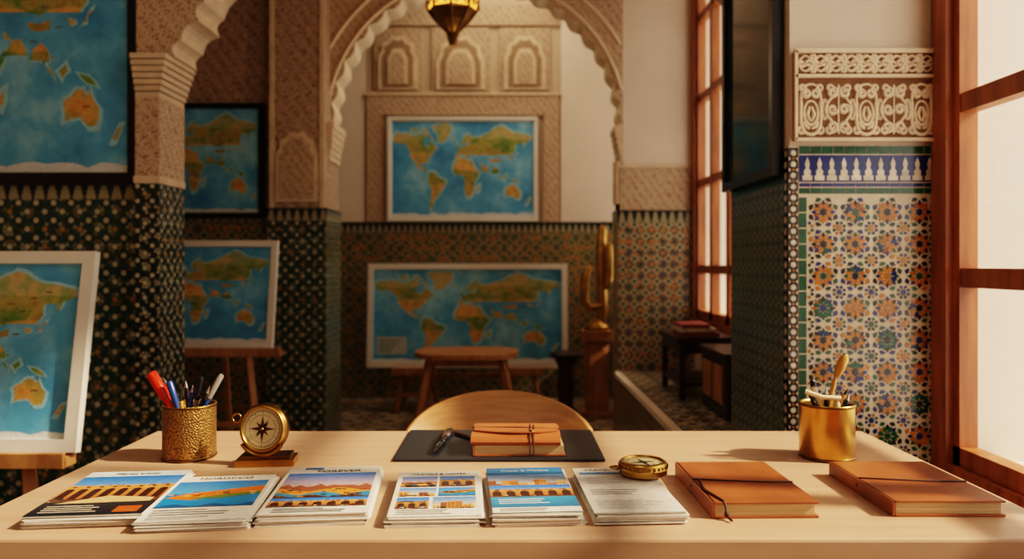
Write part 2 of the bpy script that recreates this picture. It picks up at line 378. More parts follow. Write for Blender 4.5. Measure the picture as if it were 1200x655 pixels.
for j in range(14):
    for i in range(NC):
        cx=ox+P*(i+.5); cy=1.357-P*(j+.5)
        poly3(star8(cx,cy,.0165*q_,.0098*q_),rc([t_blu,t_blk,t_grn,t_blk,t_amber]))
        allpet=rc([None,t_amber,None,t_amber,t_grn])
        for k in range(8):
            a=k*pi/4+pi/8
            poly3([rot(p,a,cx,cy) for p in sc_(((.0125,0),(.020,-.0068),(.031,-.0094),(.0400,0),(.031,.0094),(.020,.0068)))],allpet or rc(wa))
            a=k*pi/4
            poly3([rot(p,a,cx,cy) for p in sc_(((.0245,0),(.0355,-.0080),(.047,0),(.0355,.0080)))],rc(wb))
            a=k*pi/4+pi/8
            poly3([rot(p,a,cx,cy) for p in sc_(((.0425,0),(.0480,-.0130),(.0560,-.007),(.0600,.0),(.0560,.007),(.0480,.0130)))],rc(wb))
    for i in range(NC+1):
        cx=ox+P*i; cy=1.357-P*j
        if j==0: continue
        if 0<i<NC: poly3(star8(cx,cy,.0135*q_,.0085*q_,pi/8),rc([t_amber,t_blu,t_grn]))
        for k in range(8):
            q=[rot(p,k*pi/4+pi/8,cx,cy) for p in sc_(((.0130,0),(.0205,-.0068),(.0285,0),(.0205,.0068)))]
            if inx(q): poly3(q,rc(wc))
for z0,z1,mt in ((1.478,1.500,t_grn),(1.364,1.380,t_grn),(1.384,1.394,t_blu)):
    n=12; x=.829
    for i in range(n):
        w=(X1-.829)/n; poly3([(x+.001,z0),(x+w-.0015,z0),(x+w-.0015,z1),(x+.001,z1)],mt); x+=w
poly3([(.829,1.398),(X1-.001,1.398),(X1-.001,1.474),(.829,1.474)],t_blu)
def poly4(pts,mat): b.prism(pts,.0012,.003,mat,MP)
n=11; w=(X1-.835)/n
for i in range(n):
    x=.835+w*(i+.5); h=w*.40
    poly4([(x-h,1.402),(x+h,1.402),(x+h,1.416),(x+h*.6,1.416),(x+h*.75,1.428),(x+h*.3,1.436),(x+h*.5,1.450),(x,1.468),(x-h*.5,1.450),(x-h*.3,1.436),(x-h*.75,1.428),(x-h*.6,1.416),(x-h,1.416)],t_ivory)
z=1.355
while z>.05:
    poly3([(.829,z-.043),(.8505,z-.043),(.8505,z-.002),(.829,z-.002)],t_grn); z-=.045
MS=T((X0-.003,0,0))@R(-pi/2,'Z')@WALL
z=1.48
while z>.05:
    poly4(star8(.8125,z,.0105,.0055,pi/8 ),t_ivory); b.prism(star8(-Y0-.016,z,.0115,.006,pi/8),0,.0012,t_ivory,MS)
    for s_ in (-1,1): poly4([(.8125+s_*.0125,z-.010),(.8125+s_*.0125,z-.022),(.8125+s_*.007,z-.016)][::s_],t_ivory)
    poly4([(.8125,z-.0115),(.8165,z-.016),(.8125,z-.0205),(.8085,z-.016)],t_amber)
    z-=.032
b.build('wall_pier_right')

# carved stucco panel
b=MB(); a0,a1=.812,X1-.002; zb,zt=1.515,1.768
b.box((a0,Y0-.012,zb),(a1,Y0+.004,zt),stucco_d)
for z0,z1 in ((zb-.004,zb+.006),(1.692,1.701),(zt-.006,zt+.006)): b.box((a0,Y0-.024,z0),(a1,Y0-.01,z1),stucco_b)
b.box((a0-.002,Y0-.024,zb),(a0+.006,Y0-.01,zt),stucco_b); b.box((a1-.006,Y0-.024,zb),(a1,Y0-.01,zt),stucco_b)
yc=Y0-.014
def tb(pp,r=.0050): b.tube([(x,yc,z) for x,z in pp],[r*(.75+.5*math.sin(pi*i/(len(pp)-1))) for i in range(len(pp))],stucco_b,n=6)
def spiral(cx,cz,r,a0,turns,sgn): 
    return [(cx+r*(1-.8*t/20)*math.cos(a0+sgn*turns*2*pi*t/20),cz+r*(1-.8*t/20)*math.sin(a0+sgn*turns*2*pi*t/20)) for t in range(21)]
nm=5; wm=(a1-a0-.012)/nm; zc=(zb+1.69)/2; hw=wm/2
for i in range(nm):
    cx=a0+.006+wm*(i+.5)
    if i%2==0:
        tb([(cx+hw*.9*math.sin(2*pi*t/32)*(1+.2*math.cos(4*pi*t/32)),zc+.072*math.cos(2*pi*t/32)) for t in range(33)],.0045)
        tb([(cx+hw*.5*math.sin(2*pi*t/32),zc-.01+.034*math.cos(2*pi*t/32)) for t in range(33)],.0042)
        for s_ in (-1,1):
            tb(spiral(cx+s_*hw*.36,zc+.044,.012,pi/2,1.2,s_)); tb([(cx+s_*.003,zc-.055),(cx+s_*.016,zc-.048),(cx+s_*.02,zc-.034)])
            tb([(cx+s_*.002,zc-.034),(cx+s_*.010,zc-.014),(cx+s_*.003,zc+.008)])
            tb([(cx+s_*hw*.62,zc-.02),(cx+s_*hw*.72,zc),(cx+s_*hw*.62,zc+.02)],.004)
    else:
        for s_ in (-1,1):
            tb(spiral(cx+s_*hw*.45,zc+.048,.016,pi/2,1.3,s_)); tb(spiral(cx+s_*hw*.45,zc-.050,.016,-pi/2,1.3,-s_))
            tb(spiral(cx+s_*hw*.42,zc,.015,0,1.3,s_))
            tb([(cx+s_*hw*.95*math.cos(pi*t/14-pi/2)**2,zc-.07+.14*t/14) for t in range(15)],.004)
        tb([(cx,zc-.07),(cx,zc+.07)],.004)
for i in range(nm+1):
    cx=a0+.006+wm*i
    for s_ in (-1,1):
        if i<nm: tb(spiral(cx+.014,zc+s_*.060,.012,-s_*pi/2,1.2,1),.0042)
        if i>0: tb(spiral(cx-.014,zc+s_*.060,.012,-s_*pi/2,1.2,-1),.0042)
    for s_ in (-1,1):
        if 0<i<nm: tb([(cx+s_*.002,zc-.03),(cx+s_*.009,zc),(cx+s_*.002,zc+.03)],.0038)
nn=9; ww=(a1-a0-.016)/nn; zc=1.733
for ph in (0,pi):
    tb([(a0+.008+(a1-a0-.016)*t/120,zc+.022*math.sin(nn*pi*t/120+ph)) for t in range(121)],.0040)
for i in range(nn):
    cx=a0+.008+ww*(i+.5)
    for s_ in (-1,1): tb(spiral(cx+s_*ww*.2,zc,.010,0,1.1,s_),.0038)
    for s_ in (-1,1):
        if i<nn-1: tb(spiral(cx+ww*.5,zc+s_*.018,.0095,-pi/2*s_,1.2,1),.0038); tb(spiral(cx+ww*.5,zc+s_*.018,.0095,-pi/2*s_,1.2,-1),.0038)
b.build('trim_1')

# window ledge bench
b=MB(); b.box((.71,2.78,0),(XR,5.05,.43),zel_col); b.box((.69,2.78,.43),(XR,5.05,.46),plaster_w); b.box((.73,2.80,.46),(XR,5.05,.463),zel_bench)
b.build('tiled_window_bench')

# ------------------------------------------------------------ world maps
CONT=[
[(-168,66),(-156,71),(-128,70),(-110,68),(-95,72),(-82,68),(-92,61),(-93,58),(-82,54),(-79,52),(-78,60),(-70,61),(-64,58),(-56,52),(-65,47),(-70,43),(-75,38),(-81,31),(-80,25),(-84,30),(-91,29),(-97,27),(-97,21),(-91,18),(-87,21),(-88,16),(-83,14),(-82,9),(-78,9),(-85,10),(-95,16),(-105,20),(-110,27),(-117,33),(-124,40),(-124,48),(-132,56),(-145,60),(-155,58),(-165,60)],
[(-55,60),(-45,60),(-24,70),(-22,76),(-35,79),(-58,78),(-68,76),(-55,70)],
[(-95,74),(-80,73),(-66,66),(-72,64),(-80,70)],[(-120,72),(-105,72),(-110,76),(-122,75)],
[(-78,8),(-72,12),(-60,10),(-50,0),(-35,-6),(-39,-15),(-48,-26),(-57,-36),(-65,-42),(-68,-50),(-70,-55),(-75,-50),(-73,-38),(-71,-20),(-77,-12),(-81,-4),(-78,2)],
[(-6,35),(10,37),(20,32),(32,31),(37,21),(43,12),(51,12),(46,3),(40,-5),(40,-15),(35,-22),(32,-29),(26,-34),(18,-34),(14,-25),(12,-16),(13,-6),(9,0),(9,5),(0,5),(-8,5),(-14,10),(-17,16),(-14,25),(-9,31)],
[(-9,37),(-9,43),(-2,44),(-4,48),(2,51),(8,54),(12,56),(20,55),(24,60),(20,64),(14,57),(6,59),(6,62),(14,68),(25,71),(40,66),(60,69),(75,72),(100,77),(130,72),(160,70),(179,67),(178,63),(163,60),(157,52),(155,59),(140,58),(140,50),(133,43),(129,40),(129,35),(125,38),(119,39),(122,31),(117,24),(108,21),(109,12),(104,10),(100,13),(103,2),(99,8),(97,17),(90,22),(85,19),(80,14),(77,8),(73,18),(67,24),(57,25),(50,30),(52,24),(59,22),(53,16),(44,13),(40,20),(35,28),(35,36),(27,37),(26,40),(22,37),(19,42),(13,45),(18,40),(16,38),(10,44),(3,43),(0,39),(-5,36)],
[(-5,50),(1,51),(-2,56),(-4,58),(-6,56),(-3,54)],[(131,32),(140,36),(142,43),(145,44),(140,41),(136,36)],
[(109,1),(117,6),(119,1),(114,-4)],[(95,5),(105,-5),(103,-1)],[(131,-1),(142,-3),(150,-10),(140,-8)],[(44,-24),(48,-24),(50,-15),(46,-17)],
[(114,-22),(122,-18),(130,-12),(136,-12),(141,-17),(142,-11),(146,-19),(153,-26),(150,-37),(140,-38),(131,-32),(116,-35)],
[(172,-40),(178,-38),(172,-46),(167,-46)],[(-24,65),(-14,65),(-18,67)]]
def rough(c,k=2,amp=1.6,seed=1):
    rr=random.Random(seed)
    for _ in range(k):
        o=[]
        for i in range(len(c)):
            a=c[i];b_=c[(i+1)%len(c)]; o.append(a); o.append(((a[0]+b_[0])/2+rr.uniform(-amp,amp),(a[1]+b_[1])/2+rr.uniform(-amp,amp)))
        c=o; amp*=.5
    return c
RC=[rough(c,2 if len(c)>8 else 1,1.5,i) for i,c in enumerate(CONT)]
INLAND=[[(60,52),(95,62),(130,60),(120,48),(90,40),(70,44)],[(75,36),(100,38),(98,30),(82,30)],[(-120,62),(-90,60),(-80,48),(-100,46),(-118,52)],[(-115,42),(-104,42),(-102,30),(-110,32)],[(-5,28),(30,28),(34,18),(10,16),(-12,20)],[(10,6),(30,4),(28,-8),(14,-6)],[(-70,4),(-55,2),(-48,-8),(-60,-14),(-72,-6)],[(120,-22),(136,-20),(138,-28),(124,-30)],[(0,47),(30,54),(45,52),(35,47),(15,46)]]
ICOL=[S(88,130,62),S(182,126,76),S(96,136,66),S(198,144,90),S(230,182,116),S(62,118,56),S(60,124,58),S(216,136,70),S(114,150,72)]
merc=lambda la: math.asinh(math.tan(math.radians(max(-70,min(79,la)))))
def world_map(name,w,h,M,frame,fw,mat_margin=.0,legend=False,lon0=-170,lon1=185,fd=.03):
    b=MB(); F=frame
    b.box((-w/2,0,0),(w/2,fw,fd),F,M); b.box((-w/2,h-fw,0),(w/2,h,fd),F,M)
    b.box((-w/2,fw,0),(-w/2+fw,h-fw,fd),F,M); b.box((w/2-fw,fw,0),(w/2,h-fw,fd),F,M)
    b.box((-w/2+fw,fw,0),(w/2-fw,h-fw,.012),whiteframe if mat_margin else F,M)
    x0,x1=-w/2+fw+mat_margin,w/2-fw-mat_margin; y0,y1=fw+mat_margin,h-fw-mat_margin
    b.rect(x0,y0,x1,y1,(1,1,1,1),z=.0125,M=M,mat=ocean)
    m0,m1=merc(-64),merc(79)*1.02
    X=lambda lo:x0+(x1-x0)*(lo-lon0)/(lon1-lon0); Y=lambda la:y0+(y1-y0)*(.6*(merc(la)-m0)/(m1-m0)+.4*(max(-64,min(80,la))+64)/144)
    def colr(la):
        if la>64: return S(170,178,138)
        if la>45: return S(120,150,74)
        if la>15: return S(220,170,100)
        if la>-12: return S(84,136,62)
        return S(206,156,88)
    cl=lambda a: min(max(a,x0),x1)
    for c in RC:
        if max(X(a) for a,q in c)<x0+.01 or min(X(a) for a,q in c)>x1-.01: continue
        mx=sum(a for a,q in c)/len(c); my=sum(q for a,q in c)/len(c); rad=max(abs(a-mx) for a,q in c); k=1+5/rad
        b.poly([(cl(X(mx+(a-mx)*k)),Y(my+(q-my)*k)) for a,q in c],printed,.0131,M,S(160,212,226))
        b.poly([(cl(X(a)),Y(q)) for a,q in c],land,.0135,M,[colr(q) for a,q in c])
    for c,cc_ in zip(INLAND,ICOL):
        if max(X(a) for a,q in c)<x0+.01 or min(X(a) for a,q in c)>x1-.01: continue
        b.poly([(cl(X(a)),Y(q)) for a,q in rough(c,2,3,7)],land,.0138,M,cc_)
    # small country borders and place labels
    rr=random.Random(9)
    for lo,la in ((-105,50),(-98,38),(-60,-5),(-62,-20),(5,20),(22,10),(25,-12),(25,-22),(20,50),(45,58),(70,62),(95,58),(110,52),(78,22),(105,32),(90,45),(135,-25),(122,62),(140,66)):
        if x0+.02<X(lo)<x1-.03: b.rect(X(lo),Y(la),X(lo)+.022*w,Y(la)+.0035*w,S(110,80,54),z=.0142,M=M)
    ice=S(220,226,224); n=24; rr=random.Random(3)
    top=[(x0+(x1-x0)*i/n,y0+(y1-y0)*(.02+.03*rr.random())) for i in range(n+1)]
    b.poly([(x0,y0),(x1,y0)]+top[::-1],printed,.0133,M,ice)
    for la in range(-60,90,30): b.rect(x0,Y(la),x1,Y(la)+.0008,S(130,184,204),z=.013,M=M)
    if legend:
        b.rect(x0+.03,y0+.06,x0+.27*(w/1.58),y0+.2,S(190,200,196),z=.0142,M=M)
        for k in range(4): b.rect(x0+.05,y0+.08+k*.028,x0+(.12+.02*k)*(w/1.3),y0+.09+k*.028,S(110,130,120),z=.0146,M=M)
    b.build(name)
def tiltM(x,y,z,a): return T((x,y,z))@R(-a,'X')@WALL
world_map('framed_world_map',1.303,.905,T((-.405,YE-.034,1.535))@WALL,whiteframe,.028,.012)
world_map('framed_world_map',1.60,.83,tiltM(-.335,6.12,.34,.10),whiteframe,.045,.0,True)
world_map('framed_world_map',1.5,1.15,T((-2.315,3.275,1.50))@WALL,blackframe,.05,0)
world_map('framed_world_map',1.0,.74,T((-2.08,4.97,1.46))@WALL,blackframe,.035,0)
world_map('framed_world_map',1.0,.635,tiltM(-1.84,2.40,.575,.185),whiteframe,.04,.0)
world_map('framed_world_map',.95,.60,tiltM(-1.765,4.20,.70,.18),whiteframe,.035,.0)
MD=T((X0-.006,2.50,1.42))@R(-pi/2,'Z')@WALL
b=MB(); w,h,fw=.53,1.1,.03
b.box((-w/2,0,0),(w/2,fw,.03),blackframe,MD); b.box((-w/2,h-fw,0),(w/2,h,.03),blackframe,MD); b.box((-w/2,fw,0),(-w/2+fw,h-fw,.03),blackframe,MD); b.box((w/2-fw,fw,0),(w/2,h-fw,.03),blackframe,MD)
b.box((-w/2+fw,fw,0),(w/2-fw,h-fw,.014),dark_print,MD); b.build('framed_dark_picture')

def easel(name,x,y0,zl,hm,a,spread=.30,rear=.5):
    b=MB(); ta=math.tan(a); Yf=lambda z:y0+.03+(z-zl)*ta
    zt=zl+hm+.0
    for s_ in (-1,1): b.beam((x+s_*spread,Yf(0),0),(x+s_*spread*.35,Yf(zt),zt),.035,.024,oak)
    b.beam((x,Yf(zt)+.03,zt-.02),(x,Yf(0)+rear,.0),.03,.022,oak)
    b.box((x-spread-.08,y0-.055,zl-.038),(x+spread+.08,y0+.012,zl-.004),oak)
    b.box((x-spread-.08,y0-.06,zl-.038),(x+spread+.08,y0-.045,zl+.01),oak)
    b.box((x-spread*.8,Yf(zl*.4),zl*.4),(x+spread*.8,Yf(zl*.4)+.02,zl*.4+.03),oak)
    b.box((x-spread*.5,Yf(zt-.07),zt-.09),(x+spread*.5,Yf(zt-.07)+.02,zt-.05),oak)
    b.build(name,.003)
easel('easel',-1.70,2.40,.575,.60,.185,.26)
easel('easel',-1.66,4.20,.70,.56,.18,.34)
b=MB(); 
for x in (-.75,.1):
    for s_ in (-1,1): b.beam((x+s_*.14,6.02,0),(x+s_*.10,6.12,.30),.035,.03,oak); b.beam((x+s_*.14,6.45,0),(x+s_*.10,6.30,.30),.035,.03,oak)
    b.box((x-.17,5.98,.295),(x+.17,6.42,.33),oak); b.box((x-.13,6.03,.12),(x+.13,6.06,.15),oak); b.box((x-.17,5.985,.33),(x+.17,6.005,.35),oak)
b.box((-.7,6.2,.24),(.05,6.24,.28),oak)
b.build('display_trestle',.003)

# low table: rounded-end top on four straight splayed legs
b=MB(); tp=[]
for k in range(17):
    a=-pi/2+pi*k/16; tp.append((-.305+.18+.19*math.cos(a),5.5+.28*math.sin(a)))
for k in range(17):
    a=pi/2+pi*k/16; tp.append((-.305-.18+.19*math.cos(a),5.5+.28*math.sin(a)))
b.prism(tp,.51,.545,oak)
for sx in (-1,1):
    for sy in (-1,1): b.beam((-.305+sx*.35,5.5+sy*.2,0),(-.305+sx*.25,5.5+sy*.14,.512),.045,.045,oak)
    b.box((-.305+sx*.25-.012,5.37,.45),(-.305+sx*.25+.012,5.63,.51),oak)
for sy in (-1,1): b.box((-.305-.25,5.5+sy*.14-.012,.45),(-.305+.25,5.5+sy*.14+.012,.51),oak)
b.build('low_wooden_table',.004)

# gold sculpture + pedestal + dark stool
b=MB(); b.box((.55,5.78,0),(.78,6.0,.05),oak); b.box((.58,5.81,.05),(.75,5.97,.58),oak); b.box((.55,5.78,.58),(.78,6.0,.66),oak)
b.box((.60,5.80,.1),(.73,5.815,.53),oak); b.build('wooden_pedestal',.006)
b=MB(); c=(.665,5.89)
b.lathe([(0,.661),(.09,.661),(.095,.69),(.06,.71),(.05,.74),(0,.74)],gold,T((c[0],c[1],0)),24)
def rope(pp,r):
    b.tube(pp,r,gold,n=14)
    for k in range(6):
        a=k*pi/3
        b.tube([(p[0]+q*.93*math.cos(a),p[1]+q*.93*math.sin(a),p[2]) for p,q in zip(pp,r)],.006,gold,n=5)
rope([(c[0]+.04,c[1],.70),(c[0]+.045,c[1],.9),(c[0]+.035,c[1],1.15),(c[0]+.045,c[1],1.42),(c[0]+.045,c[1],1.46)],[.036,.04,.038,.032,.010])
rope([(c[0]+.03,c[1]-.03,.84),(c[0]-.06,c[1]-.04,.83),(c[0]-.095,c[1]-.04,.89),(c[0]-.09,c[1]-.04,1.06),(c[0]-.06,c[1]-.04,1.13),(c[0]-.05,c[1]-.04,1.15)],[.026,.03,.034,.034,.026,.008])
rope([(c[0]+.05,c[1]-.02,.98),(c[0]+.085,c[1]-.03,1.0),(c[0]+.1,c[1]-.03,1.08),(c[0]+.095,c[1]-.03,1.3),(c[0]+.095,c[1]-.03,1.33)],[.022,.026,.028,.024,.008])
b.build('gold_cactus_sculpture')
b=MB(); m=T((.42,5.72,0)); b.lathe([(0,.47),(.11,.47),(.125,.49),(.11,.51),(0,.51)],darkwood,m,24); b.lathe([(.0,0),(.11,0),(.10,.05),(.05,.12),(.07,.25),(.05,.38),(.09,.47)],darkwood,m,24); b.build('turned_wood_stool')

# dark console, chest + books on bench
b=MB(); b.box((.96,3.4,.475),(1.19,3.84,.74),darkwood); b.box((.945,3.38,.74),(1.2,3.86,.765),darkwood)
for y in (3.41,3.79):
    for x in (.965,1.15): b.box((x,y,.463),(x+.035,y+.04,.49),darkwood)
b.box((.952,3.45,.53),(.962,3.6,.70),oak); b.box((.952,3.64,.53),(.962,3.79,.70),oak); b.build('carved_wood_chest',.004)
b=MB(); b.box((.86,3.95,.755),(1.19,4.45,.785),darkwood); b.box((.88,3.97,.70),(1.17,4.43,.755),darkwood)
for x in (.88,1.14):
    for y in (3.97,4.40): b.box((x,y,.4635),(x+.03,y+.03,.70),darkwood)
b.box((.88,3.97,.53),(1.17,4.43,.55),darkwood); b.build('low_console_table',.003)
b=MB()
for k,(w,cc_) in enumerate(((.2,leather),(.18,t_ivory),(.15,pbr('book_rose',S(170,80,76),.5)))): b.box((.90,4.0,.786+k*.022),(.90+w,4.24,.806+k*.022),cc_)
b.build('book_stack',.003)

# lantern
b=MB(); m=T((-.31,4.2,0))
b.lathe([(.001,2.345),(.012,2.36),(.02,2.39),(.008,2.40),(.03,2.43),(.09,2.49),(.13,2.545)],brass_d,m,8,False)
b.lathe([(.13,2.545),(.15,2.70),(.13,2.82)],lglass,m,8,False)
b.lathe([(.13,2.82),(.16,2.84),(.10,2.95),(.04,3.02),(.02,3.08),(0,3.08)],brass_d,m,8,False)
for k in range(8):
    a=k*pi/4; cs,sn=math.cos(a),math.sin(a)
    b.tube([(-.31+r*cs,4.2+r*sn,z) for r,z in ((.012,2.36),(.03,2.43),(.09,2.49),(.132,2.545),(.153,2.70),(.133,2.82),(.16,2.84))],.007,brass_d,n=6)
for r,z in ((.132,2.545),(.140,2.59),(.145,2.62),(.153,2.7),(.145,2.76),(.133,2.82)):
    b.tube([(-.31+r*math.cos(k*pi/4),4.2+r*math.sin(k*pi/4),z) for k in range(8)],.005,brass_d,n=6,closed=True)
for k in range(16):
    a=k*pi/8+pi/16; r=.142
    for zz in (2.57,2.65): b.lathe([(.010,0),(.018,.003),(.010,.006)],brass_d,T((-.31+r*math.cos(a),4.2+r*math.sin(a),zz))@R(a,'Z')@R(pi/2,'Y'),12)
for k in range(8):
    a=k*pi/4+pi/8; 
    for r,zz in ((.055,2.475),(.085,2.51)): b.lathe([(0,.002),(.010,0)],lglass,T((-.31+r*math.cos(a),4.2+r*math.sin(a),zz-.012))@R(a,'Z')@R(pi*.75,'Y'),10)
b.tube([(-.31,4.2,3.07),(-.31,4.2,H)],.006,brass_d,n=6)
b.build('moroccan_lantern')

# ------------------------------------------------------------ desk & chair
DW=.872; D0,D1=1.15,1.90
b=MB(); b.box((-DW,D0,.715),(DW,D1,.75),desk_wood)
b.box((-DW+.03,D0+.03,.60),(DW-.03,D0+.05,.715),desk_wood); b.box((-DW+.03,D1-.05,.60),(DW-.03,D1-.03,.715),desk_wood)
b.box((-DW+.03,D0+.05,.60),(-DW+.05,D1-.05,.715),desk_wood); b.box((DW-.05,D0+.05,.60),(DW-.03,D1-.05,.715),desk_wood)
for x in (-DW+.02,DW-.09):
    for y in (D0+.02,D1-.09): b.box((x,y,0),(x+.07,y+.07,.715),desk_wood)
b.build('desk',.005)

b=MB(); N=40; vs=[];fs=[]
cx,cy=-.03,2.12
for j,off in enumerate((0,.014)):
    for i in range(N+1):
        th=-1.5+3.0*i/N
        zt=.60+.178*max(0,math.cos(th*.98))**.7
        x=cx+(.272+off)*math.sin(th); y=cy+(.20+off)*math.cos(th)
        vs+= [(x,y,.44),(x,y+.01,zt)]
M_=2*(N+1)
for i in range(N):
    a=2*i; o=M_+a; fs+= [(a,a+2,a+3,a+1),(o+1,o+3,o+2,o),(a+1,a+3,o+3,o+1),(a,o,o+2,a+2)]
e=2*N; fs+= [(0,1,M_+1,M_),(e,M_+e,M_+e+1,e+1)]
b.add(vs,fs,ply,None,True)
seat=[(cx+.25*math.cos(a),cy+.02+.19*math.sin(a)) for a in [2*pi*k/32 for k in range(32)]]
b.prism(seat,.43,.46,ply)
for sx in (-1,1):
    for sy in (-1,1): b.tube([(cx+sx*.22,cy+.02+sy*.17,0),(cx+sx*.16,cy+.02+sy*.12,.435)],[.012,.018],ply,n=12)
b.build('curved_back_chair')

b=MB(); b.box((-.243,1.597,.751),(.20,1.885,.756),padm); b.build('leather_desk_pad',.002)

def notebook(name,x,y,z,w,d,h,rot_,tail=False):
    M=T((x,y,z))@R(rot_,'Z'); b=MB(); c=.0035
    b.box((-w/2,-d/2,0),(w/2,d/2,c),leather,M); b.box((-w/2,-d/2,h-c),(w/2,d/2,h),leather,M)
    b.box((-w/2-.002,-d/2,0),(-w/2+c,d/2,h),leather,M)
    b.box((-w/2+c,-d/2+.004,c),(w/2-.005,d/2-.004,h-c),pages,M)
    e=.0012
    b.tube([(-w/2-.003,d*.02,h*.5),(-w/2+.002,d*.02,h+e),(-w*.1,-d*.03,h+e),(w*.2,-d*.06,h+e),(w/2,-d*.06,h+e),(w/2+.002,-d*.06,h*.4)],.0016,leather_d,M,n=6)
    if tail:
        b.tube([(-w/2+.012,d*.02,h+.001),(-w/2+.004,-d*.25,h+.002),(-w/2+.018,-d/2+.004,h+.001),(-w/2+.019,-d/2-.003,h-.004),(-w/2+.020,-d/2-.006,.006),(-w/2+.024,-d/2-.02,.003)],.0022,leather_d,M,n=6)
        b.lathe([(0,-.005),(.0045,-.002),(.0045,.003),(0,.005)],leather_d,M@T((-w/2+.020,-d/2-.006,.008)),8)
    return b.build(name,.0015)
notebook('leather_notebook',.413,1.37,.7505,.172,.255,.026,.02,True)
notebook('leather_notebook',.717,1.375,.7505,.182,.25,.026,.0)
# strapped folio: journal wrapped in a soft leather cover with a flap and cord
b=MB(); M=T((.020,1.69,.7565))@R(.02,'Z'); w,d,h=.195,.135,.022
b.box((-w/2,-d/2,0),(w/2,d/2,.003),leather_l,M); b.box((-w/2+.004,-d/2+.003,.003),(w/2-.004,d/2-.003,h),pages,M); b.box((-w/2-.001,-d/2,0),(-w/2+.004,d/2,h),leather_l,M)
M=T((.014,1.69,.7786))@R(-.01,'Z'); w,d,h=.190,.137,.020
pr_=[(-d/2,.002),(-d/2-.004,h*.4),(-d/2-.001,h-.007),(-d/2+.008,h-.002),(-d/4,h+.001),(0,h+.0025),(d/4,h+.001),(d/2-.008,h-.002),(d/2+.001,h-.007),(d/2+.004,h*.4),(d/2,.002),(d/2-.006,0),(-d/2+.006,0)]
b.prism(pr_,-w/2,w/2,leather_l,M@R(pi/2,'Z')@R(pi/2,'X'),None,False)
# fold-over flap with rounded lower edge
fl=[(-w/2+.004,.040),(-w/2+.004,-.030)]+[(-w/2+.004+(w-.008)*t/16,-.030-.022*math.sin(pi*t/16)) for t in range(1,16)]+[(w/2-.004,-.030),(w/2-.004,.040)]
b.prism(fl,h+.0022,h+.0050,leather_l,M)
for px in (.030,.038): b.tube([(px,-d/2-.004,-.020),(px,-d/2-.0055,h*.45),(px,-d/2+.004,h),(px,-.03,h+.0055),(px+.002,0,h+.006),(px,d/2-.006,h+.002),(px,d/2+.005,h*.4)],.0015,leather_d,M,n=6)
b.lathe([(0,.003),(.005,.0025),(.006,0)],brass_d,M@T((.034,-.042,h+.005)),16)
b.tube([(-w/2-.002,.0,h*.5),(-w/2+.001,.0,h+.004),(0,-.006,h+.006),(w/2-.001,-.012,h+.004),(w/2+.002,-.012,h*.4)],.0015,leather_d,M,n=6)
b.build('strapped_leather_folio',.0012)

def pen(b,p0,p1,r,mat,tip=steel,cap=None):
    p0=Vector(p0);p1=Vector(p1);d=p1-p0
    q=[p0,p0+d*.1,p0+d*.12,p0+d*.95,p1]
    b.tube(q[:2],[r*.15,r*.8],tip,n=12); b.tube([q[1],q[2],q[3],q[4]],[r*.85,r,r,r*.7],mat,n=12)
    if cap: b.tube([p0+d*.62,p0+d*.64,p0+d*.97,p1+d*.005],[r,r*1.15,r*1.15,r*.8],cap,n=12)
b=MB(); pen(b,(-.160,1.63,.764),(-.140,1.83,.765),.0075,pk,steel,steel); b.tube([(-.150,1.72,.775),(-.147,1.80,.776)],.0018,brass)
for yy in (1.70,1.76): b.lathe([(.0078,0),(.0098,.003),(.0078,.006)],steel,T((-.151,yy,.7648))@R(-pi/2,'X'),16)
b.build('fountain_pen')
b=MB(); pen(b,(-.086,1.77,.761),(-.130,1.83,.761),.0045,leather_d,brass); b.build('ballpoint_pen')

# ------------------------------------------------------------ pen cups
def cup(x,y,r,h,mat,rim):
    M=T((x,y,.7505)); b=MB()
    b.lathe([(0,0),(r*.97,0),(r,.004),(r,h-.004),(r+.001,h),(r-.003,h),(r-.004,h-.006),(r-.004,.006),(0,.006)],mat,M,48)
    for z in (.004,h-.003): b.lathe([(r,z-.003),(r+.0022,z),(r,z+.003)],rim,M,48)
    return b
b=cup(-.683,1.64,.054,.114,brass_h,brass_d); c0=Vector((-.683,1.64,.76))
def stick(b,dx0,dy0,tx,ty,tz,r,mat,tip=None,cap=None):
    pen(b,(tx,ty,tz),(c0.x+dx0,c0.y+dy0,c0.z),r,mat,tip or steel)
    if cap:
        p=Vector((tx,ty,tz)); q=Vector((c0.x+dx0,c0.y+dy0,c0.z)); b.tube([p,p+(q-p)*.02,p+(q-p)*.3],[r*.8,r*1.25,r*1.25],cap,n=12)
stick(b,.02,0,-.762,1.63,.932,.009,pr,pr,pr); stick(b,.015,.02,-.748,1.66,.915,.006,pr)
stick(b,.01,-.01,-.718,1.62,.915,.0055,pb,pb,pb); stick(b,.0,.02,-.700,1.66,.91,.005,pk); stick(b,-.01,0,-.672,1.63,.905,.005,pb)
stick(b,-.01,.01,-.650,1.62,.925,.0045,pg,pk,pk); stick(b,-.02,-.01,-.618,1.65,.925,.005,pb,steel,pg); stick(b,-.02,.015,-.632,1.62,.905,.005,pk)
stick(b,.0,-.02,-.685,1.60,.89,.004,po,pk)
b.build('pen_cup')
b=cup(.678,1.64,.056,.116,brass,brass_d); c0=Vector((.678,1.64,.76))
stick(b,-.02,0,.690,1.62,.935,.005,po,po)
b.tube([(.690,1.62,.925),(.697,1.618,.945),(.706,1.616,.965),(.709,1.615,.972)],[.007,.010,.009,.002],po,n=12)
stick(b,.02,0,.628,1.62,.905,.006,pk); stick(b,.01,.01,.645,1.63,.90,.006,pw,pw,pw); stick(b,.0,0,.664,1.61,.905,.005,pk)
